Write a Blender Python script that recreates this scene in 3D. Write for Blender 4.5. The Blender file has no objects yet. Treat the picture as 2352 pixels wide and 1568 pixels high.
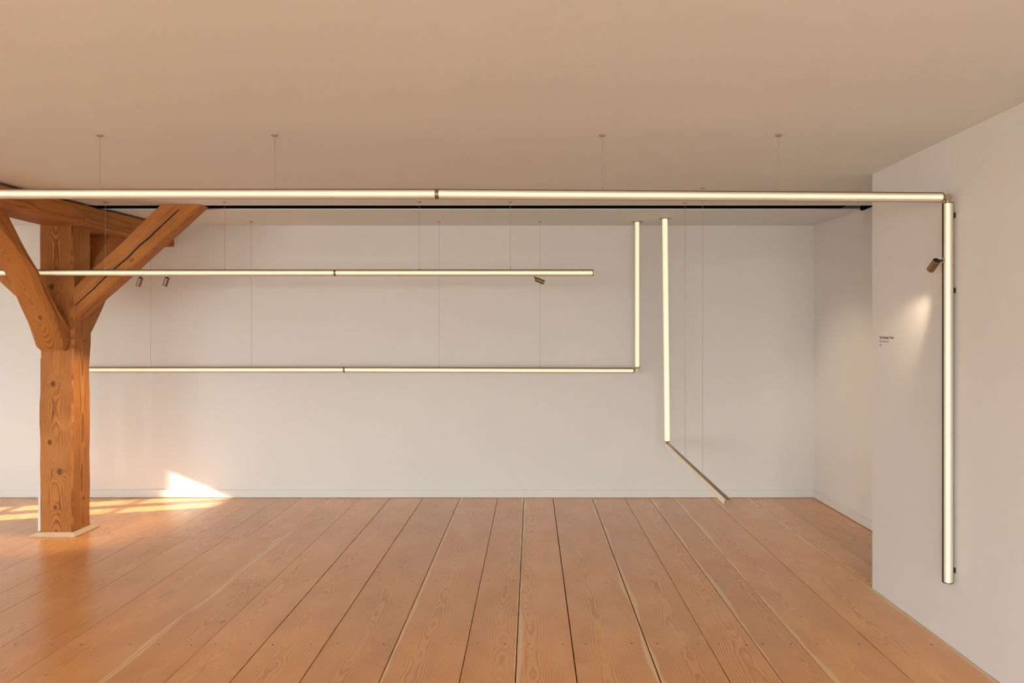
import bpy, bmesh, math, random
from mathutils import Vector, Matrix, noise

random.seed(4)
S = bpy.context.scene
COL = S.collection

# ------------------------------------------------------------------ camera
EYE = 1.5
FPX = 1700.0
VPX, VPY = 1221.0, 772.0            # where the floor boards run to
cd = bpy.data.cameras.new('camera')
cam = bpy.data.objects.new('camera', cd)
COL.objects.link(cam)
cam.location = (0, 0, EYE)
cam.rotation_euler = (math.pi / 2, 0, 0)
cd.sensor_width = 36.0
cd.lens = 36.0 * FPX / 2352.0
cd.shift_x = -(VPX - 1176.0) / 2352.0
cd.shift_y = (VPY - 784.0) / 2352.0
cd.clip_start = 0.05
S.camera = cam

# ------------------------------------------------------------------ sky, sun, exposure
S.view_settings.view_transform = 'Standard'
S.view_settings.look = 'None'
S.view_settings.gamma = 1.0
S.view_settings.use_curve_mapping = False
S.view_settings.exposure = 0.0

SKY = 27.0
SUN = 18.0
w = bpy.data.worlds.new('sky')
S.world = w
w.use_nodes = True
nt = w.node_tree
nt.nodes.clear()
wo = nt.nodes.new('ShaderNodeOutputWorld')
bg = nt.nodes.new('ShaderNodeBackground')
tc = nt.nodes.new('ShaderNodeTexCoord')
sx = nt.nodes.new('ShaderNodeSeparateXYZ')
rp = nt.nodes.new('ShaderNodeValToRGB')
rp.color_ramp.elements[0].position = 0.46
rp.color_ramp.elements[0].color = (0.47, 0.49, 0.46, 1)      # ground outside
rp.color_ramp.elements[1].position = 0.56
rp.color_ramp.elements[1].color = (0.84, 0.965, 1.0, 1)
e = rp.color_ramp.elements.new(1.0)
e.color = (0.52, 0.68, 0.88, 1)
mr = nt.nodes.new('ShaderNodeMapRange')
mr.inputs['From Min'].default_value = -1
mr.inputs['From Max'].default_value = 1
nt.links.new(tc.outputs['Generated'], sx.inputs[0])
nt.links.new(sx.outputs['Z'], mr.inputs['Value'])
nt.links.new(mr.outputs[0], rp.inputs[0])
nt.links.new(rp.outputs[0], bg.inputs['Color'])
bg.inputs['Strength'].default_value = SKY
nt.links.new(bg.outputs[0], wo.inputs[0])

sun_dir = Vector((1.0, 0.30, -0.43)).normalized()
sd = bpy.data.lights.new('sun', 'SUN')
sd.energy = SUN
sd.angle = 0.012
sd.color = (1.0, 0.93, 0.82)
so = bpy.data.objects.new('sun', sd)
COL.objects.link(so)
so.location = (-9, -3, 8)
so.rotation_euler = sun_dir.to_track_quat('-Z', 'Y').to_euler()

# windows (out of the picture, left of and behind the camera): (wall, centre along wall, z0, z1, width)
XL, XR, XA = -7.0, 2.03, 2.63         # left wall, right pier, alcove side wall
YB, YC, YF = 6.89, 4.41, -3.6         # back wall, pier corner, wall behind the camera
LEFT_WIN = [(5.485, 0.70, 1.93, 0.67)]
ADDED_FRONT_WIN = [(-5.7, 0.5, 2.1, 1.5), (-3.6, 0.5, 2.1, 1.5), (-1.5, 0.5, 2.1, 1.5), (0.6, 0.5, 2.1, 1.5)]  # unseen windows added and widened behind the viewer to brighten the room
def portal(loc, rot, sx_, sy_):
    d = bpy.data.lights.new('window_daylight', 'AREA')
    d.shape = 'RECTANGLE'
    d.size, d.size_y = sx_, sy_
    d.cycles.is_portal = True
    o = bpy.data.objects.new('window_daylight', d)
    COL.objects.link(o)
    o.location = loc
    o.rotation_euler = rot
for c, z0, z1, wd in LEFT_WIN:
    portal((XL - 0.16, c, (z0 + z1) / 2), (math.pi / 2, 0, -math.pi / 2), wd, z1 - z0)
for c, z0, z1, wd in ADDED_FRONT_WIN:
    portal((c, YF - 0.16, (z0 + z1) / 2), (math.pi / 2, 0, 0), wd, z1 - z0)
for o in list(COL.objects):           # portals emit along -Z: turn them into the room
    if o.name.startswith('window_daylight'):
        d = Vector((1, 0, 0)) if o.location.x < XL else Vector((0, 1, 0))
        o.rotation_euler = d.to_track_quat('-Z', 'Y').to_euler()

def ceil_z(y):
    return EYE + 0.965 + (0.0262 * (y - YC) if y > YC else 0.0)

# ------------------------------------------------------------------ materials
def newmat(name):
    m = bpy.data.materials.new(name)
    m.use_nodes = True
    n = m.node_tree
    n.nodes.clear()
    out = n.nodes.new('ShaderNodeOutputMaterial')
    p = n.nodes.new('ShaderNodeBsdfPrincipled')
    n.links.new(p.outputs[0], out.inputs[0])
    return m, n, p, out

def math_node(n, op, a, b=None, c=None, clamp=False):
    k = n.nodes.new('ShaderNodeMath')
    k.operation = op
    k.use_clamp = clamp
    for i, v in enumerate((a, b, c)):
        if v is None:
            continue
        if isinstance(v, (int, float)):
            k.inputs[i].default_value = v
        else:
            n.links.new(v, k.inputs[i])
    return k.outputs[0]

def smooth(n, v, a, b):
    k = n.nodes.new('ShaderNodeMapRange')
    k.interpolation_type = 'SMOOTHSTEP'
    n.links.new(v, k.inputs['Value'])
    k.inputs['From Min'].default_value = a
    k.inputs['From Max'].default_value = b
    return k.outputs[0]

def mix(n, f, a, b, blend='MIX'):
    k = n.nodes.new('ShaderNodeMix')
    k.data_type = 'RGBA'
    k.blend_type = blend
    for s, v in ((k.inputs[0], f), (k.inputs[6], a), (k.inputs[7], b)):
        if isinstance(v, (int, float)):
            s.default_value = v
        elif isinstance(v, tuple):
            s.default_value = v if len(v) == 4 else v + (1,)
        else:
            n.links.new(v, s)
    return k.outputs[2]

def noise_tex(n, vec, scale, detail=3, rough=0.5, dist=0.0):
    k = n.nodes.new('ShaderNodeTexNoise')
    k.inputs['Scale'].default_value = scale
    k.inputs['Detail'].default_value = detail
    k.inputs['Roughness'].default_value = rough
    k.inputs['Distortion'].default_value = dist
    n.links.new(vec, k.inputs['Vector'])
    return k.outputs['Fac']

def vscale(n, vec, s, add=None):
    k = n.nodes.new('ShaderNodeVectorMath')
    k.operation = 'MULTIPLY'
    n.links.new(vec, k.inputs[0])
    k.inputs[1].default_value = s
    o = k.outputs[0]
    if add is not None:
        k2 = n.nodes.new('ShaderNodeVectorMath')
        k2.operation = 'ADD'
        n.links.new(o, k2.inputs[0])
        if isinstance(add, tuple):
            k2.inputs[1].default_value = add
        else:
            n.links.new(add, k2.inputs[1])
        o = k2.outputs[0]
    return o

def plaster(name, col):
    m, n, p, out = newmat(name)
    t = n.nodes.new('ShaderNodeTexCoord')
    v = t.outputs['Object']
    a = noise_tex(n, v, 1.3, 2)
    c = mix(n, a, tuple(x * 0.965 for x in col), tuple(min(1, x * 1.03) for x in col))
    n.links.new(c, p.inputs['Base Color'])
    p.inputs['Roughness'].default_value = 0.85
    p.inputs['Specular IOR Level'].default_value = 0.25
    return m

def plain(name, col, rough=0.5, metal=0.0, spec=0.5, var=0.06):
    m, n, p, out = newmat(name)
    t = n.nodes.new('ShaderNodeTexCoord')
    a = noise_tex(n, t.outputs['Object'], 25, 3)
    c = mix(n, a, tuple(x * (1 - var) for x in col), tuple(min(1, x * (1 + var)) for x in col))
    n.links.new(c, p.inputs['Base Color'])
    p.inputs['Roughness'].default_value = rough
    p.inputs['Metallic'].default_value = metal
    p.inputs['Specular IOR Level'].default_value = spec
    return m

def wood(name, light, dark, ring=140.0, wob=0.035, contrast=0.8, rough=0.5, spec=0.5, plank=False,
         knots=(), bumpd=0.003, crack=False):
    """Growth rings of a log cut along its length; the mesh carries 'grain' = (across, through, along)."""
    m, n, p, out = newmat(name)
    at = n.nodes.new('ShaderNodeAttribute')
    at.attribute_name = 'grain'
    oi = n.nodes.new('ShaderNodeObjectInfo')
    rnd = oi.outputs['Random']
    cx = n.nodes.new('ShaderNodeCombineXYZ')
    if plank:
        n.links.new(math_node(n, 'MULTIPLY', rnd, 37.0), cx.inputs[0])
        n.links.new(math_node(n, 'MULTIPLY', rnd, 91.0), cx.inputs[2])
    g = vscale(n, at.outputs['Vector'], (1, 1, 1))
    gz = vscale(n, at.outputs['Vector'], (0.0, 0.0, 0.9), cx.outputs[0])
    gz2 = vscale(n, at.outputs['Vector'], (1.5, 1.5, 1.3 if plank else 1.5), cx.outputs[0])
    gf = vscale(n, at.outputs['Vector'], (9, 9, 1.2), cx.outputs[0])
    sp = n.nodes.new('ShaderNodeSeparateXYZ')
    n.links.new(g, sp.inputs[0])
    n1 = math_node(n, 'SUBTRACT', noise_tex(n, gz, 1.0, 2), 0.5)
    n2 = math_node(n, 'SUBTRACT', noise_tex(n, gz2, 1.0, 3), 0.5)
    n3 = math_node(n, 'SUBTRACT', noise_tex(n, gf, 1.0, 3), 0.5)
    x = math_node(n, 'ADD', sp.outputs['X'], math_node(n, 'MULTIPLY', n1, 0.12 if plank else 0.06))
    if plank:
        off = math_node(n, 'MULTIPLY', math_node(n, 'SUBTRACT', rnd, 0.5), 0.10)
        x = math_node(n, 'ADD', x, off)
        h = math_node(n, 'ADD', math_node(n, 'MULTIPLY', n2, 0.16), 0.045)
    else:
        h = math_node(n, 'ADD', sp.outputs['Y'], math_node(n, 'MULTIPLY', n2, wob * 2))
    r = math_node(n, 'SQRT', math_node(n, 'ADD', math_node(n, 'MULTIPLY', x, x), math_node(n, 'MULTIPLY', h, h)))
    r = math_node(n, 'ADD', r, math_node(n, 'MULTIPLY', n3, 0.02 if plank else 0.012))
    kd = None
    for (kx, ky, kz, kr) in knots:
        d = n.nodes.new('ShaderNodeVectorMath')
        d.operation = 'DISTANCE'
        n.links.new(vscale(n, g, (1, 1, 0.75)), d.inputs[0])
        d.inputs[1].default_value = (kx, ky, kz * 0.75)
        dd = math_node(n, 'DIVIDE', d.outputs['Value'], kr)
        ex = math_node(n, 'EXPONENT', math_node(n, 'MULTIPLY', math_node(n, 'MULTIPLY', dd, dd), -0.30))
        r = math_node(n, 'ADD', r, math_node(n, 'MULTIPLY', ex, kr * 1.1))
        kk = smooth(n, dd, 1.15, 0.55)
        kd = kk if kd is None else math_node(n, 'MAXIMUM', kd, kk)
    ph = math_node(n, 'MULTIPLY', r, ring)
    fr = math_node(n, 'FRACT', ph)
    rings = math_node(n, 'MULTIPLY', smooth(n, fr, 0.25, 0.85), smooth(n, fr, 1.0, 0.9))
    pores = noise_tex(n, vscale(n, at.outputs['Vector'], (220, 220, 6), cx.outputs[0]), 1.0, 2, 0.6)
    blot = noise_tex(n, vscale(n, at.outputs['Vector'], (5, 5, 2.2), cx.outputs[0]), 1.0, 4, 0.6)
    strength = math_node(n, 'MULTIPLY', smooth(n, blot, 0.22, 0.72), contrast)
    f = math_node(n, 'MULTIPLY', rings, strength)
    f = math_node(n, 'ADD', f, math_node(n, 'MULTIPLY', math_node(n, 'SUBTRACT', pores, 0.5), 0.30), clamp=True)
    c = mix(n, f, light, dark)
    c = mix(n, math_node(n, 'MULTIPLY', smooth(n, blot, 0.35, 0.85), 0.45), c, tuple(0.55 * a + 0.45 * b for a, b in zip(dark, light)))
    rou = rough
    if plank:
        # per-board tint
        t1 = mix(n, rnd, (0.90, 0.87, 0.84), (1.06, 1.05, 1.04))
        c = mix(n, 1.0, c, t1, 'MULTIPLY')
        # pale sapwood along one edge of some boards
        sa = n.nodes.new('ShaderNodeAttribute')
        sa.attribute_name = 'span'
        ss = n.nodes.new('ShaderNodeSeparateXYZ')
        n.links.new(sa.outputs['Vector'], ss.inputs[0])
        wv = noise_tex(n, gz, 1.7, 2)
        lim = math_node(n, 'MULTIPLY', math_node(n, 'SUBTRACT', wv, 0.42), 0.10)
        lim = math_node(n, 'ADD', lim, 0.006)
        sap = smooth(n, math_node(n, 'SUBTRACT', ss.outputs['X'], lim), 0.008, -0.004)
        sap = math_node(n, 'MULTIPLY', sap, ss.outputs['Z'])
        c = mix(n, math_node(n, 'MULTIPLY', sap, 0.75), c, (0.86, 0.56, 0.30))
        # knots and grey smudges running across the board
        vo = n.nodes.new('ShaderNodeTexVoronoi')
        vo.inputs['Scale'].default_value = 1.0
        n.links.new(vscale(n, at.outputs['Vector'], (3.2, 0, 2.6), cx.outputs[0]), vo.inputs['Vector'])
        kn = smooth(n, vo.outputs['Distance'], 0.075, 0.03)
        vc = n.nodes.new('ShaderNodeSeparateColor')
        n.links.new(vo.outputs['Color'], vc.inputs[0])
        gate = math_node(n, 'GREATER_THAN', vc.outputs[0], 0.45)
        kn = math_node(n, 'MULTIPLY', math_node(n, 'MULTIPLY', kn, gate), 0.6)
        sm = noise_tex(n, vscale(n, at.outputs['Vector'], (4.5, 0, 26), cx.outputs[0]), 1.0, 3, 0.55)
        sm2 = noise_tex(n, vscale(n, at.outputs['Vector'], (3, 0, 3), cx.outputs[0]), 1.0, 1, 0.5)
        sm = math_node(n, 'MULTIPLY', math_node(n, 'MULTIPLY', smooth(n, sm, 0.62, 0.80), smooth(n, sm2, 0.52, 0.70)), 0.45)
        c = mix(n, math_node(n, 'MAXIMUM', kn, sm), c, (0.20, 0.13, 0.085))
        ro = n.nodes.new('ShaderNodeMapRange')
        n.links.new(noise_tex(n, vscale(n, at.outputs['Vector'], (3, 0, 1.5), cx.outputs[0]), 1.0, 3, 0.5), ro.inputs['Value'])
        ro.inputs['From Min'].default_value = 0.3
        ro.inputs['From Max'].default_value = 0.75
        ro.inputs['To Min'].default_value = rough - 0.03
        ro.inputs['To Max'].default_value = rough + 0.05
        n.links.new(ro.outputs[0], p.inputs['Roughness'])
        n.links.new(ro.outputs[0], p.inputs['Coat Roughness'])
        p.inputs['Coat Weight'].default_value = 0.42
        p.inputs['Coat IOR'].default_value = 1.6
    else:
        p.inputs['Roughness'].default_value = rou
        # fine dark checks along the grain
        ch = noise_tex(n, vscale(n, at.outputs['Vector'], (70, 70, 1.6)), 1.0, 2, 0.5)
        ck = smooth(n, ch, 0.70, 0.78)
        c = mix(n, math_node(n, 'MULTIPLY', ck, 0.75), c, (0.05, 0.018, 0.005))
        # worn paler patches
        wr = noise_tex(n, vscale(n, at.outputs['Vector'], (9, 9, 4)), 1.0, 4, 0.6)
        c = mix(n, math_node(n, 'MULTIPLY', smooth(n, wr, 0.58, 0.75), 0.35), c, tuple(min(1, a * 1.25) for a in light))
    if kd is not None:
        c = mix(n, math_node(n, 'MULTIPLY', kd, 0.8), c, (0.10, 0.035, 0.012))
    n.links.new(c, p.inputs['Base Color'])
    p.inputs['Specular IOR Level'].default_value = spec
    b = n.nodes.new('ShaderNodeBump')
    b.inputs['Strength'].default_value = 0.25 if plank else 0.6
    b.inputs['Distance'].default_value = bumpd
    n.links.new(pores, b.inputs['Height'])
    n.links.new(b.outputs[0], p.inputs['Normal'])
    return m

M = {}
M['wall'] = plaster('white_wall_paint', (0.80, 0.775, 0.745))
M['ceiling'] = plaster('white_ceiling_paint', (0.805, 0.825, 0.81))
M['trim'] = plaster('white_trim_paint', (0.80, 0.775, 0.745))
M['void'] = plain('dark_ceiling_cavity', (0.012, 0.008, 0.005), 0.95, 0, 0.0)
M['under'] = plain('dark_subfloor', (0.035, 0.02, 0.01), 0.95, 0, 0.1)
M['bronze'] = plain('bronze_metal', (0.30, 0.205, 0.13), 0.38, 0.75)
M['darkbronze'] = plain('dark_bronze_metal', (0.045, 0.026, 0.014), 0.45, 0.5)
M['champagne'] = plain('champagne_metal', (0.46, 0.36, 0.26), 0.35, 0.55)
M['wire'] = plain('steel_wire', (0.40, 0.31, 0.23), 0.45, 0.3)
M['nail'] = plain('iron_nail', (0.03, 0.018, 0.01), 0.7)
M['ink'] = plain('dark_lettering', (0.10, 0.075, 0.05), 0.8)
M['ink2'] = plain('grey_lettering', (0.28, 0.23, 0.18), 0.8)
M['frame'] = plain('white_window_paint', (0.8, 0.79, 0.76), 0.5)
M['plank'] = wood('fir_floor_boards', (0.80, 0.385, 0.125), (0.47, 0.15, 0.035), ring=100.0, contrast=0.85,
                  rough=0.30, spec=0.5, plank=True, bumpd=0.0012)
TL, TD = (0.52, 0.205, 0.052), (0.215, 0.062, 0.012)
M['beamwood'] = wood('old_beam_timber', TL, TD, ring=130, wob=0.03, contrast=0.75, rough=0.6, spec=0.3)

def glass_mat():
    m = bpy.data.materials.new('window_glass')
    m.use_nodes = True
    n = m.node_tree
    n.nodes.clear()
    out = n.nodes.new('ShaderNodeOutputMaterial')
    t = n.nodes.new('ShaderNodeBsdfTransparent')
    g = n.nodes.new('ShaderNodeBsdfGlossy')
    g.inputs['Roughness'].default_value = 0.02
    x = n.nodes.new('ShaderNodeMixShader')
    x.inputs[0].default_value = 0.06
    n.links.new(t.outputs[0], x.inputs[1])
    n.links.new(g.outputs[0], x.inputs[2])
    n.links.new(x.outputs[0], out.inputs[0])
    return m
M['glass'] = glass_mat()

def diffuser_mat():
    m, n, p, out = newmat('ribbed_diffuser')
    at = n.nodes.new('ShaderNodeAttribute')
    at.attribute_name = 'glow'
    p.inputs['Base Color'].default_value = (0.60, 0.52, 0.43, 1)
    p.inputs['Roughness'].default_value = 0.35
    p.inputs['Emission Color'].default_value = (1.0, 0.80, 0.50, 1)
    n.links.new(at.outputs['Fac'], p.inputs['Emission Strength'])
    return m
M['diffuser'] = diffuser_mat()

def lens_mat():
    m, n, p, out = newmat('spot_lens')
    p.inputs['Base Color'].default_value = (0.9, 0.85, 0.75, 1)
    p.inputs['Emission Color'].default_value = (1.0, 0.8, 0.52, 1)
    p.inputs['Emission Strength'].default_value = 3.0
    return m
M['lens'] = lens_mat()

# ------------------------------------------------------------------ mesh helpers
def put(name, verts, faces, mat, parent=None, smooth_=False, attrs=None):
    me = bpy.data.meshes.new(name)
    me.from_pydata([tuple(v) for v in verts], [], faces)
    me.materials.append(mat)
    if attrs:
        for an, (ty, vals) in attrs.items():
            a = me.attributes.new(an, ty, 'POINT')
            for i, v in enumerate(vals):
                if ty == 'FLOAT_VECTOR':
                    a.data[i].vector = v
                else:
                    a.data[i].value = v
    if smooth_:
        for f in me.polygons:
            f.use_smooth = True
    me.update()
    o = bpy.data.objects.new(name, me)
    COL.objects.link(o)
    if parent:
        o.parent = parent
        o.matrix_parent_inverse = Matrix.Translation(-parent.location)
    return o

def fix_normals(o):
    bm = bmesh.new()
    bm.from_mesh(o.data)
    bmesh.ops.recalc_face_normals(bm, faces=bm.faces)
    bm.to_mesh(o.data)
    bm.free()
    return o

def box_geo(x0, x1, y0, y1, z0, z1):
    v = [(x, y, z) for x in (x0, x1) for y in (y0, y1) for z in (z0, z1)]
    f = [(0, 1, 3, 2), (4, 6, 7, 5), (0, 4, 5, 1), (2, 3, 7, 6), (0, 2, 6, 4), (1, 5, 7, 3)]
    return v, f

def box(name, ext, mat, parent=None, bev=0.0):
    v, f = box_geo(*ext)
    o = put(name, v, f, mat, parent)
    if bev:
        bm = bmesh.new()
        bm.from_mesh(o.data)
        bmesh.ops.bevel(bm, geom=list(bm.edges), offset=bev, segments=2, affect='EDGES')
        bm.to_mesh(o.data)
        bm.free()
    return o

def merge(parts):
    V, F = [], []
    for v, f in parts:
        k = len(V)
        V += list(v)
        F += [tuple(i + k for i in q) for q in f]
    return V, F

def tag(o, label, cat=None, group=None, kind=None):
    o['label'] = label
    if cat:
        o['category'] = cat
    if group:
        o['group'] = group
    if kind:
        o['kind'] = kind
    return o

def empty(name, loc=(0, 0, 0)):
    o = bpy.data.objects.new(name, None)
    o.empty_display_size = 0.1
    COL.objects.link(o)
    o.location = loc
    return o

def frame_of(a, f=None):
    a = a.normalized()
    if f is None:
        f = Vector((0, 0, 1)) if abs(a.z) < 0.9 else Vector((0, -1, 0))
    f = (f - a * f.dot(a)).normalized()
    return a, f, a.cross(f)

def cyl_geo(p0, p1, r0, r1=None, seg=16, cap=True):
    p0, p1 = Vector(p0), Vector(p1)
    r1 = r0 if r1 is None else r1
    a, f, s = frame_of(p1 - p0)
    V, F = [], []
    for p, r in ((p0, r0), (p1, r1)):
        for i in range(seg):
            t = 2 * math.pi * i / seg
            V.append(p + f * (r * math.cos(t)) + s * (r * math.sin(t)))
    for i in range(seg):
        j = (i + 1) % seg
        F.append((i, j, seg + j, seg + i))
    if cap:
        F.append(tuple(reversed(range(seg))))
        F.append(tuple(range(seg, 2 * seg)))
    return V, F

def lathe_geo(p0, axis, prof, seg=20):
    """prof: (distance along axis, radius)"""
    p0 = Vector(p0)
    a, f, s = frame_of(Vector(axis))
    V, F = [], []
    for d, r in prof:
        for i in range(seg):
            t = 2 * math.pi * i / seg
            V.append(p0 + a * d + f * (r * math.cos(t)) + s * (r * math.sin(t)))
    for k in range(len(prof) - 1):
        for i in range(seg):
            j = (i + 1) % seg
            F.append((k * seg + i, k * seg + j, (k + 1) * seg + j, (k + 1) * seg + i))
    F.append(tuple(reversed(range(seg))))
    F.append(tuple(range((len(prof) - 1) * seg, len(prof) * seg)))
    return V, F

def shade_auto(o, ang=0.6):
    me = o.data
    for f in me.polygons:
        f.use_smooth = True
    bm = bmesh.new()
    bm.from_mesh(me)
    for ed in bm.edges:
        if len(ed.link_faces) == 2 and ed.calc_face_angle(0) > ang:
            ed.smooth = False
    bm.to_mesh(me)
    bm.free()
    return o

# ------------------------------------------------------------------ room shell
def wall_holes(a0, a1, z0, z1, t0, t1, holes, axis):
    """A wall along 'a' with thickness t0..t1 and rectangular holes (a0,a1,z0,z1)."""
    A = sorted({a0, a1} | {h[0] for h in holes} | {h[1] for h in holes})
    Z = sorted({z0, z1} | {h[2] for h in holes} | {h[3] for h in holes})
    parts = []
    for i in range(len(A) - 1):
        for j in range(len(Z) - 1):
            ca, cz = (A[i] + A[i + 1]) / 2, (Z[j] + Z[j + 1]) / 2
            if any(h[0] < ca < h[1] and h[2] < cz < h[3] for h in holes):
                continue
            if axis == 'y':
                parts.append(box_geo(t0, t1, A[i], A[i + 1], Z[j], Z[j + 1]))
            else:
                parts.append(box_geo(A[i], A[i + 1], t0, t1, Z[j], Z[j + 1]))
    return merge(parts)

TOP = 2.95
v, f = wall_holes(YF - 0.3, YB + 0.3, -0.2, TOP, XL - 0.3, XL,
                  [(c - wd / 2, c + wd / 2, z0, z1) for c, z0, z1, wd in LEFT_WIN], 'y')
tag(put('wall_left', v, f, M['wall']), 'white plastered wall with one low window on the left side', 'wall', kind='structure')
v, f = wall_holes(XL, XR, -0.2, TOP, YF - 0.3, YF,
                  [(c - wd / 2, c + wd / 2, z0, z1) for c, z0, z1, wd in ADDED_FRONT_WIN], 'x')
tag(put('wall_front', v, f, M['wall']), 'white plastered window wall behind the viewer', 'wall', kind='structure')
tag(box('wall_back', (XL, XA, YB, YB + 0.3, -0.2, TOP), M['wall']), 'long white plastered wall at the far end of the room', 'wall', kind='structure')
tag(box('wall_right', (XR, XA + 0.3, YF - 0.3, YC, -0.2, TOP), M['wall']), 'white near wall at the right with the upright tube light on it', 'wall', kind='structure')
tag(box('wall_right_alcove', (XA, XA + 0.3, YC, YB + 0.3, -0.2, TOP), M['wall']), 'white side wall of the alcove set back behind the right wall', 'wall', kind='structure')

# ceiling: large front panel, open dark slot, thin rear panel
YS0, YS1 = 5.65, 5.88
def ceil_panel(name, ys, th, label, x0=XL, x1=XA):
    V, F = [], []
    for y in ys:
        z = ceil_z(y)
        V += [(x0, y, z), (x1, y, z), (x1, y, z + th), (x0, y, z + th)]
    for k in range(len(ys) - 1):
        a, b = 4 * k, 4 * k + 4
        for i in range(4):
            j = (i + 1) % 4
            F.append((a + i, b + i, b + j, a + j))
    F += [(0, 1, 2, 3), tuple(reversed([len(V) - 4 + i for i in range(4)]))]
    o = fix_normals(put(name, V, F, M['ceiling']))
    tag(o, label, 'ceiling', kind='structure')
    return o
def near_ceiling():
    return ceil_panel('ceiling', [YF, YC, YS0], 0.12, 'wide smooth off white ceiling over the room')
near_ceiling()
ceil_panel('ceiling_rear', [YS1, YB], 0.0105, 'narrow rear ceiling strip behind the dark slot')
# cavity above the slot: near-black panels, its darkness is put into the colour
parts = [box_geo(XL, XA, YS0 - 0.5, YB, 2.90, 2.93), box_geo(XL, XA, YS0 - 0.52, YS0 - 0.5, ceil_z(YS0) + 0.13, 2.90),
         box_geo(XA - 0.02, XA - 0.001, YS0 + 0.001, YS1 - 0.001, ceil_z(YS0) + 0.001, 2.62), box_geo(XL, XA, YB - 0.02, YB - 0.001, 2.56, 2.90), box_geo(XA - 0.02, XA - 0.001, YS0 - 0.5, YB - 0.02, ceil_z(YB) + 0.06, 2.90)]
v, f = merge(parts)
tag(put('cavity_lining', v, f, M['void']), 'near black panels standing for the dark cavity above the long ceiling slot', 'ceiling slot', kind='structure')

# baseboards
def baseboard(name, ext, label):
    tag(box(name, ext, M['trim'], bev=0.003), label, 'baseboard', kind='structure')
baseboard('baseboard_back', (XL, XA - 0.014, YB - 0.014, YB, 0.003, 0.074), 'low white baseboard along the far wall')
baseboard('baseboard_right', (XA - 0.014, XA, YC, YB, 0.003, 0.074), 'low white baseboard along the alcove side wall')

# floor: dark subfloor with boards
fl = tag(box('floor', (XL, XA, YF, YB, -0.12, -0.03), M['under']), 'wide orange fir floorboards with dark gaps and nail heads', 'floor', kind='structure')

GAPS = {-1.31: 5, -1.007: 4.5, -0.663: 4, -0.314: 3.5, -0.0704: 4.5, 0.198: 5, 0.562: 6, 0.863: 3, 1.0915: 4, 1.312: 2.2,
        1.659: 3.2, 2.028: 3, 2.229: 1.5, 2.434: 1.2, -1.592: 1.3, -1.866: 1.6, -2.27: 2.6, -2.563: 1.6, -2.886: 2.6}
NAIL_ROWS = [2.70, 3.607, 4.56, 5.46, 6.19, 6.78]
SAP = {-0.663: 1, -0.314: -1, 0.198: -1, 0.562: 1, 1.312: 1, 1.659: -1, -2.27: -1, -1.866: 1, -0.0704: 1, 1.0915: 1}
pc = [0]
def plank_board(x0, x1, y0, y1, ends=()):
    g0, g1 = GAPS.get(x0, 1.5) / 2000, GAPS.get(x1, 1.5) / 2000
    a, b = x0 + g0, x1 - g1
    if x0 <= XL + 0.01: a = XL
    if abs(x1 - XA) < 0.01: b = XA
    c, T, bz = 0.0015, -0.028, random.uniform(-0.0008, 0.0)
    prof = [(a, T), (a, bz - c), (a + c, bz), (b - c, bz), (b, bz - c), (b, T)]
    sap = SAP.get(x0, 0)
    off = random.uniform(0, 50)
    xc = (x0 + x1) / 2 + random.uniform(-0.05, 0.05)
    ny = max(2, int((y1 - y0) / 0.8))
    V, F, G, SPN = [], [], [], []
    wd = b - a
    e0, e1 = y0 + (0.0015 if 0 in ends else 0), y1 - (0.0015 if 1 in ends else 0)
    for k in range(ny + 1):
        y = e0 + (e1 - e0) * k / ny
        for (x, z) in prof:
            V.append((x, y, z))
            G.append((x - xc, z, y + off))
            d = (x - a) if sap >= 0 else (b - x)
            SPN.append((d, wd, 1.0 if sap else 0.0))
    np_ = len(prof)
    for k in range(ny):
        for i in range(np_):
            j = (i + 1) % np_
            F.append((k * np_ + i, k * np_ + j, (k + 1) * np_ + j, (k + 1) * np_ + i))
    F += [tuple(range(np_)), tuple(reversed(range(ny * np_, (ny + 1) * np_)))]
    o = put('floor_plank', V, F, M['plank'], fl, attrs={'grain': ('FLOAT_VECTOR', G), 'span': ('FLOAT_VECTOR', SPN)})
    fix_normals(o)
    # nail heads
    ps = []
    rows = [r for r in NAIL_ROWS if y0 + 0.05 < r < y1 - 0.05]
    for en, s in ((0, 1), (1, -1)):
        if en in ends:
            rows.append((y0 if en == 0 else y1) + s * 0.045)
    for r in rows:
        for q in (0.2, 0.8):
            x = a + wd * q + random.uniform(-0.012, 0.012)
            y = r + random.uniform(-0.012, 0.012)
            rr = random.uniform(0.0034, 0.005)
            ps.append(cyl_geo((x, y, bz - 0.004), (x, y, bz + 0.0004), rr, rr, 7))
    if ps and a > -5.2:
        v, f = merge(ps)
        n_ = put('nail_heads', v, f, M['nail'], o)
        n_['kind'] = 'stuff'
    pc[0] += 1
    return o

YJ = 5.53
right = [-1.866, -1.592, -1.31, -1.007, -0.663, -0.314, -0.0704, 0.198, 0.562, 0.863, 1.0915, 1.312, 1.659, 2.028, 2.229, 2.434, XA]
for i in range(len(right) - 1):
    x0, x1 = right[i], right[i + 1]
    if i == 0:
        plank_board(x0, x1, YF, 4.513, (1,))
        plank_board(x0, x1, 4.513, YB, (0,))
    elif x0 >= XR - 0.01:
        plank_board(x0, x1, YC, YB)
    else:
        plank_board(x0, x1, YF, YB)
lf = [-1.866, -2.27, -2.563, -2.886, -3.10, -3.395, -3.63, -3.93, -4.20, -4.50, -4.79, -5.10, -5.42, -5.7, -6.03, -6.35, -6.66, XL]
lb = [-1.866, -2.127, -2.33, -2.535, -2.775, -2.975, -3.227, -3.45, -3.68, -3.92, -4.15, -4.37, -4.61, -4.83, -5.08, -5.40, -5.7, -6.05, -6.36, -6.7, XL]
for i in range(len(lf) - 1):
    plank_board(lf[i + 1], lf[i], YF, YJ, (1,))
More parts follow.
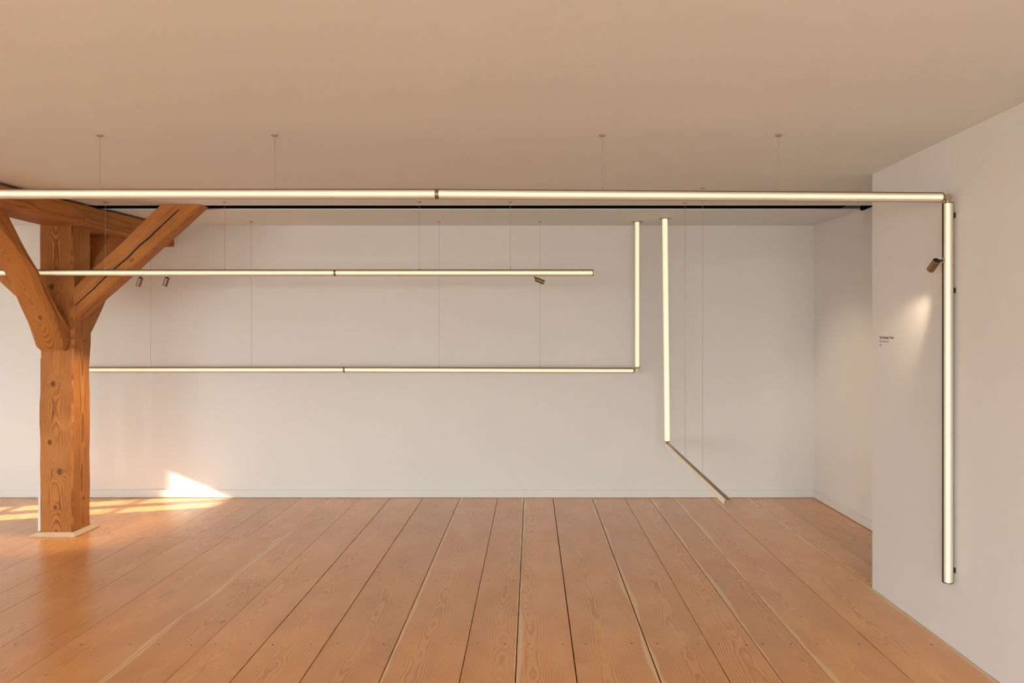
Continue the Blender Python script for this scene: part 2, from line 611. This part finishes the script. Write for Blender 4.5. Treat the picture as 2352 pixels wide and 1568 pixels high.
for i in range(len(lb) - 1):
    plank_board(lb[i + 1], lb[i], YJ, YB, (0,))

# windows that let the daylight in
def window(idx, wall, c, z0, z1, wd, label):
    nm = 'window_%d' % idx
    def B(a0, a1, t0, t1, zz0, zz1):
        if wall == 'y':
            return box_geo(XL + t0, XL + t1, c + a0, c + a1, zz0, zz1)
        return box_geo(c + a0, c + a1, YF + t0, YF + t1, zz0, zz1)
    h = wd / 2
    root = empty(nm, (XL, c, z0) if wall == 'y' else (c, YF, z0))
    fr = merge([B(-h, -h + .05, -.14, -.08, z0, z1), B(h - .05, h, -.14, -.08, z0, z1),
                B(-h + .05, h - .05, -.14, -.08, z0, z0 + .05), B(-h + .05, h - .05, -.14, -.08, z1 - .05, z1)])
    put('window_frame', fr[0], fr[1], M['frame'], root)
    ml = B(-.06, .06, -.14, -.07, z0 + .05, z1 - .05)
    put('mullion', ml[0], ml[1], M['frame'], root)
    n = 3
    for s in (-1, 1):
        a0, a1 = (-h + .05, -.06) if s < 0 else (.06, h - .05)
        for k in range(1, n):
            z = z0 + (z1 - z0) * k / n
            g = B(a0, a1, -.125, -.095, z - .014, z + .014)
            put('glazing_bar', g[0], g[1], M['frame'], root)
        g = B(a0, a1, -.110, -.110, z0 + .05, z1 - .05)
        put('pane', g[0], [g[1][0] if wall == 'y' else g[1][2]], M['glass'], root)
    tag(root, label, 'window', kind='structure')
for c, z0, z1, wd in LEFT_WIN:
    window(1, 'y', c, z0, z1, wd, 'white casement window in the left wall close to the far wall')
for k, (c, z0, z1, wd) in enumerate(ADDED_FRONT_WIN):
    window(k + 2, 'x', c, z0, z1, wd, ['leftmost', 'second from left', 'third from left', 'rightmost'][k] + ' white casement window, unseen, added behind the viewer for its daylight')

# ------------------------------------------------------------------ timber post with braces and beam
def timber(name, pairs, t0, t1, T, mat, parent, ch=0.012, jit=0.006, seed=0, step=0.06, offs=(0, 0)):
    """pairs: list of (lower point, upper point); T: direction of the thickness; t0..t1 its extent"""
    T = Vector(T)
    P = [(Vector(a), Vector(b)) for a, b in pairs]
    R = []
    for k in range(len(P) - 1):
        L = max((P[k + 1][0] - P[k][0]).length, (P[k + 1][1] - P[k][1]).length)
        n = max(1, int(L / step))
        for i in range(n):
            q = i / n
            R.append((P[k][0].lerp(P[k + 1][0], q), P[k][1].lerp(P[k + 1][1], q)))
    R.append(P[-1])
    V, F, G = [], [], []
    along = 0.0
    cen0 = None
    ns = 16
    for k, (lo, up) in enumerate(R):
        cen = (lo + up) / 2
        if cen0 is not None:
            along += (cen - cen0).length
        cen0 = cen
        U = (up - lo)
        hU = U.length
        U = U / hU
        def jn(i, s):
            return noise.noise(Vector((along * 2.3 + i * 7.1, seed * 3.7 + s, i * 1.9))) * jit
        w_ = t1 - t0
        c = [ch * (1.0 + 1.1 * noise.noise(Vector((along * 3.1, seed + 9.3, q * 5.0)))) for q in range(4)]
        # chamfered rectangle, two points along each side
        pts = [(t0 + c[0], 0), (t0 + w_ * .35, 0), (t0 + w_ * .65, 0), (t1 - c[1], 0),
               (t1, c[1]), (t1, hU * .35), (t1, hU * .65), (t1, hU - c[2]),
               (t1 - c[2], hU), (t0 + w_ * .65, hU), (t0 + w_ * .35, hU), (t0 + c[3], hU),
               (t0, hU - c[3]), (t0, hU * .65), (t0, hU * .35), (t0, c[0])]
        for i, (t, u) in enumerate(pts):
            side = i // 4
            dt = du = 0
            if side == 0: du = jn(i, 0)
            elif side == 1: dt = jn(i, 1)
            elif side == 2: du = jn(i, 2)
            else: dt = jn(i, 3)
            V.append(lo + T * (t + dt) + U * (u + du))
            G.append((t - (t0 + t1) / 2 + offs[0], u - hU / 2 + offs[1], along))
    for k in range(len(R) - 1):
        for i in range(ns):
            j = (i + 1) % ns
            F.append((k * ns + i, k * ns + j, (k + 1) * ns + j, (k + 1) * ns + i))
    F += [tuple(range(ns)), tuple(reversed(range((len(R) - 1) * ns, len(R) * ns)))]
    o = put(name, V, F, mat, parent, attrs={'grain': ('FLOAT_VECTOR', G)})
    fix_normals(o)
    shade_auto(o, 0.5)
    return o

PX0, PX1, PY0, PY1 = -3.707, -3.452, 5.568, 5.80
PCX = (PX0 + PX1) / 2
frame = tag(empty('timber_post', (PCX, (PY0 + PY1) / 2, 0)), 'old square orange timber post with four braces under a beam', 'post')
# grain = (x from centre, y from centre, z)
pk = [(-0.02, -0.115, 1.13, 0.020), (-0.045, -0.115, 0.69, 0.018), (-0.005, -0.115, 0.20, 0.014), (0.128, 0.02, 0.24, 0.013),
      (-0.125, -0.10, 1.11, 0.016), (0.03, -0.115, 0.47, 0.022), (-0.03, -0.115, 1.86, 0.02), (0.035, -0.115, 1.62, 0.016), (0.12, 0.03, 1.45, 0.014)]
M['postwood'] = wood('old_post_timber', TL, TD, ring=150, wob=0.05, contrast=1.1, rough=0.62, spec=0.3,
                     knots=[(kx, ky, kz, kr) for kx, ky, kz, kr in pk])
BZ = 2.345
post = timber('post', [((PCX, PY0, 0.012), (PCX, PY1, 0.012)), ((PCX, PY0, BZ), (PCX, PY1, BZ))], PX0 - PCX, PX1 - PCX, (1, 0, 0), M['postwood'], frame,
              ch=0.016, jit=0.008, seed=1, step=0.05)
# hollow cut into the front right arris
bm = bmesh.new()
bm.from_mesh(post.data)
for vv in bm.verts:
    d = Vector(((vv.co.x - (-3.475)) / 0.05, (vv.co.y - PY0) / 0.06, (vv.co.z - 0.87) / 0.075)).length
    if d < 1.0:
        vv.co.y += 0.035 * (1 - d)
        vv.co.x -= 0.018 * (1 - d)
bm.to_mesh(post.data)
bm.free()

# sliver of white wall paint left on the post's far left arris
pv_, pf_ = [], []
for k in range(28):
    z = 0.03 + k * 1.30 / 27
    jx = 0.004 * noise.noise(Vector((z * 4, 2.2, 0)))
    pv_ += [(PX0 - 0.014 + jx, PY0 + 0.012, z), (PX0 - 0.014 + jx, PY0 + 0.10, z), (PX0 + 0.004, PY0 + 0.10, z), (PX0 + 0.004, PY0 + 0.012, z)]
for k in range(27):
    for q in range(4):
        pf_.append((4 * k + q, 4 * k + (q + 1) % 4, 4 * k + 4 + (q + 1) % 4, 4 * k + 4 + q))
pf_ += [(0, 1, 2, 3), tuple(4 * 27 + q for q in (3, 2, 1, 0))]
po = fix_normals(put('paint_remnant', pv_, pf_, M['trim'], frame))
po['label'] = 'strip of white paint on the left edge'
M['bracewood'] = wood('old_brace_timber', TL, TD, ring=130, wob=0.04, contrast=0.85, rough=0.62, spec=0.3,
                      knots=[(0.02, -0.07, 0.30, 0.02), (-0.06, -0.08, 0.62, 0.022), (0.05, -0.09, 0.45, 0.016)])
# beam running away from the viewer, spliced over the post
BX0, BX1 = -3.665, -3.335
def beam(name, ya, yb, x0, x1, zb, seed):
    n = 4
    pr = []
    for k in range(n + 1):
        y = ya + (yb - ya) * k / n
        pr.append(((0, y, zb), (0, y, ceil_z(y) - 0.001 - (0.012 if y > YC else 0.0))))
    return timber(name, pr, x0, x1, (1, 0, 0), M['beamwood'], frame, ch=0.012, jit=0.007, seed=seed, step=0.12)
beam('beam', 2.2, 5.525, BX0, BX1, BZ - 0.012, 2)
beam('beam', 5.53, YB - 0.002, BX0 + 0.02, BX1 + 0.006, BZ - 0.016, 3)
# braces along the beam (towards the viewer, and away)
timber('brace', [((0, 5.59, 1.392), (0, 5.60, 1.56)), ((0, 5.515, 1.395), (0, 5.535, 1.62)), ((0, 5.40, 1.585), (0, 5.455, 1.70)), ((0, 5.15, 1.955), (0, 5.215, 1.985)),
                 ((0, 4.70, BZ), (0, 4.875, BZ))], -3.690, -3.475, (1, 0, 0), M['bracewood'], frame, ch=0.022, jit=0.010, seed=4)
timber('brace', [((0, 5.76, 1.46), (0, 5.76, 1.93)), ((0, 6.47, BZ), (0, 6.08, BZ))], -3.66, -3.458, (1, 0, 0), M['bracewood'], frame, ch=0.012, jit=0.007, seed=5, offs=(0.02, 0.03))
# braces across the beam (right and left)
for s in (1, -1):
    def X(x): return x if s > 0 else 2 * PCX - x
    zt = ceil_z(5.6) - 0.002
    timber('brace', [((X(-3.52), 0, 1.565), (X(-3.52), 0, 1.815)), ((X(-2.497), 0, zt - .0), (X(-2.806), 0, zt))],
           5.585, 5.735, (0, 1, 0), M['bracewood'], frame, ch=0.012, jit=0.007, seed=6 + s, offs=(0.03 * s, -0.02))
# drying crack in the right brace: dark strand on the face, standing for groove shade
cr = []
a0, a1 = Vector((-3.44, 5.583, 1.735)), Vector((-2.66, 5.583, 2.455))
for k in range(18):
    q0, q1 = k / 18, (k + 1) / 18
    def P_(q): return a0.lerp(a1, q) + Vector((0, 0, 0.012 * noise.noise(Vector((q * 9, 3, 1)))))
    wq = 0.0035 + 0.003 * math.sin(q0 * math.pi)
    cr.append(cyl_geo(P_(q0), P_(q1), wq, wq, 6))
v, f = merge(cr)
put('drying_crack', v, f, M['nail'], frame)
# sloping base trim, four mitred boards
def base_board(side):
    o_, i_, h_ = 0.042, 0.0, 0.028
    X0, X1, Y0, Y1 = PX0 - 0.004, PX1 + 0.004, PY0 - 0.004, PY1 + 0.004
    out = [(X0 - o_, Y0 - o_), (X1 + o_, Y0 - o_), (X1 + o_, Y1 + o_), (X0 - o_, Y1 + o_)]
    inn = [(X0, Y0), (X1, Y0), (X1, Y1), (X0, Y1)]
    a, b = side, (side + 1) % 4
    V = [(*out[a], 0.001), (*out[b], 0.001), (*inn[b], 0.001), (*inn[a], 0.001),
         (*out[a], 0.009), (*out[b], 0.009), (*inn[b], h_), (*inn[a], h_)]
    F = [(0, 3, 2, 1), (4, 5, 6, 7), (0, 1, 5, 4), (1, 2, 6, 5), (2, 3, 7, 6), (3, 0, 4, 7)]
    fix_normals(put('base_trim', V, F, M['basewood'], frame))
M['basewood'] = plain('pale_base_trim', (0.62, 0.46, 0.31), 0.5)
for s in range(4):
    base_board(s)

# ------------------------------------------------------------------ glowing tube track lights
R = 0.0245
WARM = 1.0
def tube(p0, p1, up, glow, root, sigma=42, peak=0.95, base=0.02, ends=(True, True), slot=True, tw=43, tmat='bronze'):
    """One tube: ribbed diffuser, dark track on the 'up' side, slim rail opposite, end rings."""
    p0, p1 = Vector(p0), Vector(p1)
    a, u, s = frame_of(p1 - p0, Vector(up))
    g = Vector(glow)
    g = (g - a * g.dot(a)).normalized()
    tw, bw = math.radians(tw), math.radians(17)
    # diffuser: full round, ribbed
    n = 72
    ns = 2
    V, F, A = [], [], []
    for k in range(ns):
        p = p0.lerp(p1, k / (ns - 1))
        for i in range(n):
            t = 2 * math.pi * i / n
            d = u * math.cos(t) + s * math.sin(t)
            rr = R - 0.0014 - (0.0006 if i % 2 else 0)
            V.append(p + d * rr)
            an = math.degrees(math.acos(max(-1, min(1, d.dot(g)))))
            A.append(base + peak * math.exp(-(an / sigma) ** 2))
    for k in range(ns - 1):
        for i in range(n):
            j = (i + 1) % n
            F.append((k * n + i, k * n + j, (k + 1) * n + j, (k + 1) * n + i))
    put('diffuser', V, F, M['diffuser'], root, attrs={'glow': ('FLOAT', A)})
    # rails
    def rail(nm, c_ang, hw, mat, r_in, r_out):
        m_ = 10
        V, F = [], []
        for p in (p0, p1):
            for rr in (r_out, r_in):
                for i in range(m_ + 1):
                    t = c_ang - hw + 2 * hw * i / m_
                    d = u * math.cos(t) + s * math.sin(t)
                    V.append(p + d * rr)
        q = m_ + 1
        for i in range(m_):
            F.append((i, i + 1, 2 * q + i + 1, 2 * q + i))
            F.append((q + i, 3 * q + i, 3 * q + i + 1, q + i + 1))
            F.append((i, q + i, q + i + 1, i + 1))
            F.append((2 * q + i, 2 * q + i + 1, 3 * q + i + 1, 3 * q + i))
        F.append((0, 2 * q, 3 * q, q))
        F.append((m_, q + m_, 3 * q + m_, 2 * q + m_))
        fix_normals(put(nm, V, F, mat, root))
    rail('track_rail', 0, tw, M[tmat], R - 0.003, R)
    if slot:
        rail('slot_rail', math.pi, bw, M['champagne'], R - 0.003, R - 0.0004)
    for (q, fl_, on) in ((p0, 1, ends[0]), (p1, -1, ends[1])):
        if on:
            v, f = lathe_geo(q - a * 0.002 * fl_, a * fl_, [(0, R * 0.93), (0.0015, R), (0.006, R), (0.006, R * 0.9)], 32)
            shade_auto(fix_normals(put('end_cap', v, f, M['bronze'], root)))

def coupling(p, a, root):
    v, f = lathe_geo(Vector(p) - Vector(a) * 0.004, a, [(0, R * 0.9), (0.001, R * 1.02), (0.007, R * 1.02), (0.008, R * 0.9)], 32)
    shade_auto(fix_normals(put('coupling_ring', v, f, M['bronze'], root)))

def wire(x, y, zb, root):
    zt = ceil_z(y)
    v, f = cyl_geo((x, y, zb), (x, y, zt - 0.004), 0.0011, seg=6)
    root = put('suspension_wire', v, f, M['wire'], root)
    v, f = lathe_geo((x, y, zt - 0.0075), (0, 0, 1), [(0, 0.011), (0.002, 0.0155), (0.007, 0.0155)], 20)
    shade_auto(fix_normals(put('ceiling_canopy', v, f, M['champagne'], root)))
    v, f = cyl_geo((x, y, zb - 0.001), (x, y, zb + 0.012), 0.0032, seg=8)
    put('wire_clip', v, f, M['champagne'], root)

def rosette(x, y, root, r=0.052):
    zt = ceil_z(y)
    v, f = lathe_geo((x, y, zt - 0.007), (0, 0, 1), [(0, r * 0.93), (0.002, r), (0.008, r)], 32)
    shade_auto(fix_normals(put('ceiling_rosette', v, f, M['champagne'], root)))

def knuckle(p, axis, r, hl, root, stems=()):
    """round pivot with short stems to the tubes it joins"""
    p = Vector(p)
    a = Vector(axis).normalized()
    v, f = lathe_geo(p - a * hl, a, [(0, r * 0.93), (0.0015, r), (2 * hl - 0.0015, r), (2 * hl, r * 0.93)], 28)
    k = shade_auto(fix_normals(put('pivot_joint', v, f, M['champagne'], root)))
    for q in stems:
        v, f = cyl_geo(p, q, 0.011, seg=16)
        s_ = shade_auto(put('joint_stem', v, f, M['champagne'], k))

def px(x, y, Y):
    """a point read off the photograph at a known distance"""
    return Vector(((x - VPX) / FPX * Y, Y, EYE - (y - VPY) / FPX * Y))

GL = (0, -1, -0.12)
# --- nearest line, running to the right wall and down it
Y1 = 3.551
t1 = tag(empty('tube_light', (1.997, Y1, 0.3)), 'long nearest glowing tube across the room, bending down the right wall', 'tube light', 'glowing tube track lights')
zl, zr = 2.182, 2.166
xj = px(1004, 445, Y1).x
xe = px(2163, 453, Y1).x
tube((-5.0, Y1, zl), (xj - 0.005, Y1, zl), (0, 0, 1), GL, t1, sigma=23, base=0.0)
tube((xj + 0.005, Y1, zl), (xe, Y1, zr), (0, 0, 1), GL, t1, sigma=23, base=0.0)
coupling((xj, Y1, zl), (1, 0, 0), t1)
for x in (-720, 229, 631, 1383, 1788):
    X = (x - VPX) / FPX * Y1
    zt = zl if X < xj else zl + (zr - zl) * (X - xj) / (xe - xj)
    wire(X, Y1, zt + R - 0.001, t1)
PXT = 1.997
ztop, zbot = px(0, 466, Y1).z, px(0, 1337, Y1).z
tube((PXT, Y1, zbot), (PXT, Y1, ztop), (-0.83, 0.55, 0), (-0.47, -0.88, 0), t1, sigma=22, peak=1.0, base=0.02, tmat='darkbronze')
pv = px(2175.5, 453, Y1)
knuckle(pv, (0, 1, 0), 0.0165, 0.012, t1, stems=((xe + 0.003, Y1, pv.z), (PXT, Y1, ztop + 0.003)))
for z in (ztop - 0.06, ztop - 0.42, zbot + 0.06):
    v, f = box_geo(PXT + R - 0.003, XR - 0.0005, Y1 - 0.010, Y1 + 0.010, z - 0.012, z + 0.012)
    put('wall_bracket', v, f, M['darkbronze'], t1)

# --- middle line
Y2 = 5.46
t2 = tag(empty('tube_light', (0, Y2, 1.94)), 'straight glowing tube in the middle distance passing in front of the timber post', 'tube light', 'glowing tube track lights')
z2 = px(0, 626.3, Y2).z
xj2, xe2 = px(770, 0, Y2).x, px(1362, 0, Y2).x
tube((-4.7, Y2, z2), (xj2 - 0.004, Y2, z2), (0, 0, 1), GL, t2, sigma=26, base=0.0)
tube((xj2 + 0.004, Y2, z2), (xe2, Y2, z2), (0, 0, 1), GL, t2, sigma=26, base=0.0)
coupling((xj2, Y2, z2), (1, 0, 0), t2)
for x in (242, 516, 963, 1172):
    wire((x - VPX) / FPX * Y2, Y2, z2 + R - 0.001, t2)

# --- rear line that turns up to the ceiling
Y3 = 6.60
t3 = tag(empty('tube_light', (0, Y3, 1.17)), 'low rear glowing tube near the far wall, turning straight up to the ceiling', 'tube light', 'glowing tube track lights')
z3 = px(0, 848.5, Y3).z
xj3, xe3 = px(791, 0, Y3).x, px(1455, 0, Y3).x
xv3 = px(1463.5, 0, Y3).x
tube((px(150, 0, Y3).x, Y3, z3), (xj3 - 0.004, Y3, z3), (0, 0, 1), GL, t3, sigma=31, base=0.0)
tube((xj3 + 0.004, Y3, z3), (xe3, Y3, z3 - 0.008), (0, 0, 1), GL, t3, sigma=31, base=0.0)
coupling((xj3, Y3, z3), (1, 0, 0), t3)
for x in (346, 577, 1008, 1240):
    wire((x - VPX) / FPX * Y3, Y3, z3 + R - 0.004, t3)
zv3 = px(0, 843, Y3).z
tube((xv3, Y3, zv3), (xv3, Y3, ceil_z(Y3) - 0.007), (0.85, 0.5, 0), (-0.05, -1, 0), t3, sigma=52, ends=(True, False), slot=False)
rosette(xv3, Y3, t3)
pv = px(1462.5, 850, Y3)
knuckle(pv, (0, 1, 0), 0.0165, 0.012, t3, stems=((xe3 + 0.003, Y3, pv.z), (xv3, Y3, zv3 + 0.003)))

# --- drop from the ceiling with an arm reaching towards the viewer
Y4 = 6.38
t4 = tag(empty('tube_light', (1.16, Y4, 0.53)), 'glowing vertical drop tube with a dim arm reaching forward near the floor', 'tube light', 'glowing tube track lights')
top4 = Vector((px(1527, 0, Y4).x, Y4, ceil_z(Y4) - 0.007))
bot4 = px(1532.5, 1013, Y4)
tube(bot4, top4, (0.1, 1, 0), (0, -1, 0), t4, sigma=85, peak=0.80, base=0.15, ends=(True, False), slot=False)
rosette(top4.x, Y4, t4)
za = 0.562
arm0 = Vector((px(1533, 0, Y4).x, Y4 + 0.01, za))
arm1 = Vector((px(1674, 0, 4.153).x, 4.153, za))
ad = (arm1 - arm0).normalized()
tube(arm0, arm1, (0, 0, 1), (1, 0, -1.4), t4, sigma=42, peak=0.7, base=0.22, ends=(True, False), tw=35)
v, f = lathe_geo(arm1 - ad * 0.004, ad, [(0, R), (0.007, R), (0.009, R * 0.95)], 36)
shade_auto(fix_normals(put('end_cap', v, f, M['bronze'], t4)))
v, f = cyl_geo(arm0 + Vector((0, -0.012, R - 0.006)), bot4 + Vector((0, -0.0, 0.003)), 0.006, seg=12)
put('pivot_joint', v, f, M['bronze'], t4)
for yy in (5.52, 4.88):
    q = (yy - arm0.y) / (arm1.y - arm0.y)
    p = arm0.lerp(arm1, q)
    wire(p.x, p.y, p.z + R - 0.001, t4)

# ------------------------------------------------------------------ spotlights on the tracks
def spotlight(mount, joint, d, label, power, cone, blend=0.6):
    """mount: point on the tube; joint: centre of the back end of the head; d: aim"""
    mount, joint, d = Vector(mount), Vector(joint), Vector(d).normalized()
    L, r = 0.066, 0.0175
    root = tag(empty('spotlight', mount), label, 'spotlight', 'small cylindrical track spotlights')
    v, f = lathe_geo(joint, d, [(0, r * 0.90), (0.0015, r), (L - 0.001, r), (L, r * 0.95), (L - 0.004, r * 0.85)], 32)
    head = shade_auto(fix_normals(put('lamp_head', v, f, M['bronze'], root)))
    v, f = lathe_geo(joint - d * 0.0012, d, [(0, r * 0.86), (0.0015, r * 0.92)], 32)
    put('rear_cap', v, f, M['darkbronze'], head)
    v, f = cyl_geo(joint + d * L * 0.93, joint + d * (L * 0.93 + 0.001), r * 0.8, seg=24)
    put('lens', v, f, M['lens'], head)
    v, f = cyl_geo(joint, mount, 0.0042, seg=12)
    put('swivel_arm', v, f, M['darkbronze'], root)
    md = (joint - mount).normalized()
    v, f = cyl_geo(mount - md * 0.002, mount + md * 0.003, 0.014, seg=20)
    put('track_adapter', v, f, M['champagne'], root)
    ld = bpy.data.lights.new('lamp', 'SPOT')
    ld.energy = power
    ld.color = (1.0, 0.80, 0.55)
    ld.spot_size = math.radians(cone)
    ld.spot_blend = blend
    ld.shadow_soft_size = 0.014
    lo = bpy.data.objects.new('lamp', ld)
    COL.objects.link(lo)
    lo.location = joint + d * (L + 0.004) - mount
    lo.rotation_euler = d.to_track_quat('-Z', 'Y').to_euler()
    lo.parent = root
    return root

zb2 = z2 - R
for x, lab in ((321, 'left spotlight of the pair tilted toward the post under the middle tube'),
               (382, 'right spotlight of the pair tilted toward the post under the middle tube')):
    X = (x + 2.5 - VPX) / FPX * Y2
    spotlight((X, Y2, zb2 + 0.001), (X, Y2, zb2 - 0.013), (-0.39, 0.17, -0.90), lab, 44, 52)
X = (1227 - VPX) / FPX * Y2
spotlight((X, Y2, zb2 + 0.001), (X + 0.012, Y2, zb2 - 0.022), (0.91, 0.21, -0.37), 'lone spotlight turned to the right near the end of the middle tube', 60, 44, 0.8)
zs = px(0, 598, Y1).z
spotlight((PXT - R + 0.001, Y1, zs), (PXT - R - 0.026, Y1 + 0.004, zs + 0.0), (-0.06, 0.78, -0.62),
          'spotlight on the upright tube at the right wall aimed down', 15, 56, 0.8)

# ------------------------------------------------------------------ lettering on the right wall
def lettering(body, size, y_start, z, mat, parent, nm, bold=0.0):
    cu = bpy.data.curves.new(nm, 'FONT')
    cu.body = body
    cu.size = size
    cu.extrude = 0.0002
    cu.offset = bold
    to = bpy.data.objects.new(nm, cu)
    COL.objects.link(to)
    bpy.context.view_layer.update()
    me = bpy.data.meshes.new_from_object(to.evaluated_get(bpy.context.evaluated_depsgraph_get()))
    bpy.data.objects.remove(to)
    me.materials.clear()
    me.materials.append(mat)
    # text runs towards the viewer (-y) on the wall x = XR, facing -x
    for vtx in me.vertices:
        x, y, zz = vtx.co
        vtx.co = (XR - 0.0004 - zz, y_start - x, z + y)
    o = bpy.data.objects.new(nm, me)
    COL.objects.link(o)
    o.parent = parent
    o.matrix_parent_inverse = Matrix.Translation(-parent.location)
    return o
wt = tag(empty('wall_lettering', (XR, 4.25, 1.47)), 'three small printed lines of exhibit text on the right wall', 'lettering')
lettering('The Glowing Track', 0.0215, 4.319, 1.486, M['ink'], wt, 'text_line', 0.0004)
lettering('Flos Architectural', 0.0155, 4.319, 1.466, M['ink2'], wt, 'text_line')
lettering('2025', 0.0155, 4.319, 1.444, M['ink2'], wt, 'text_line')
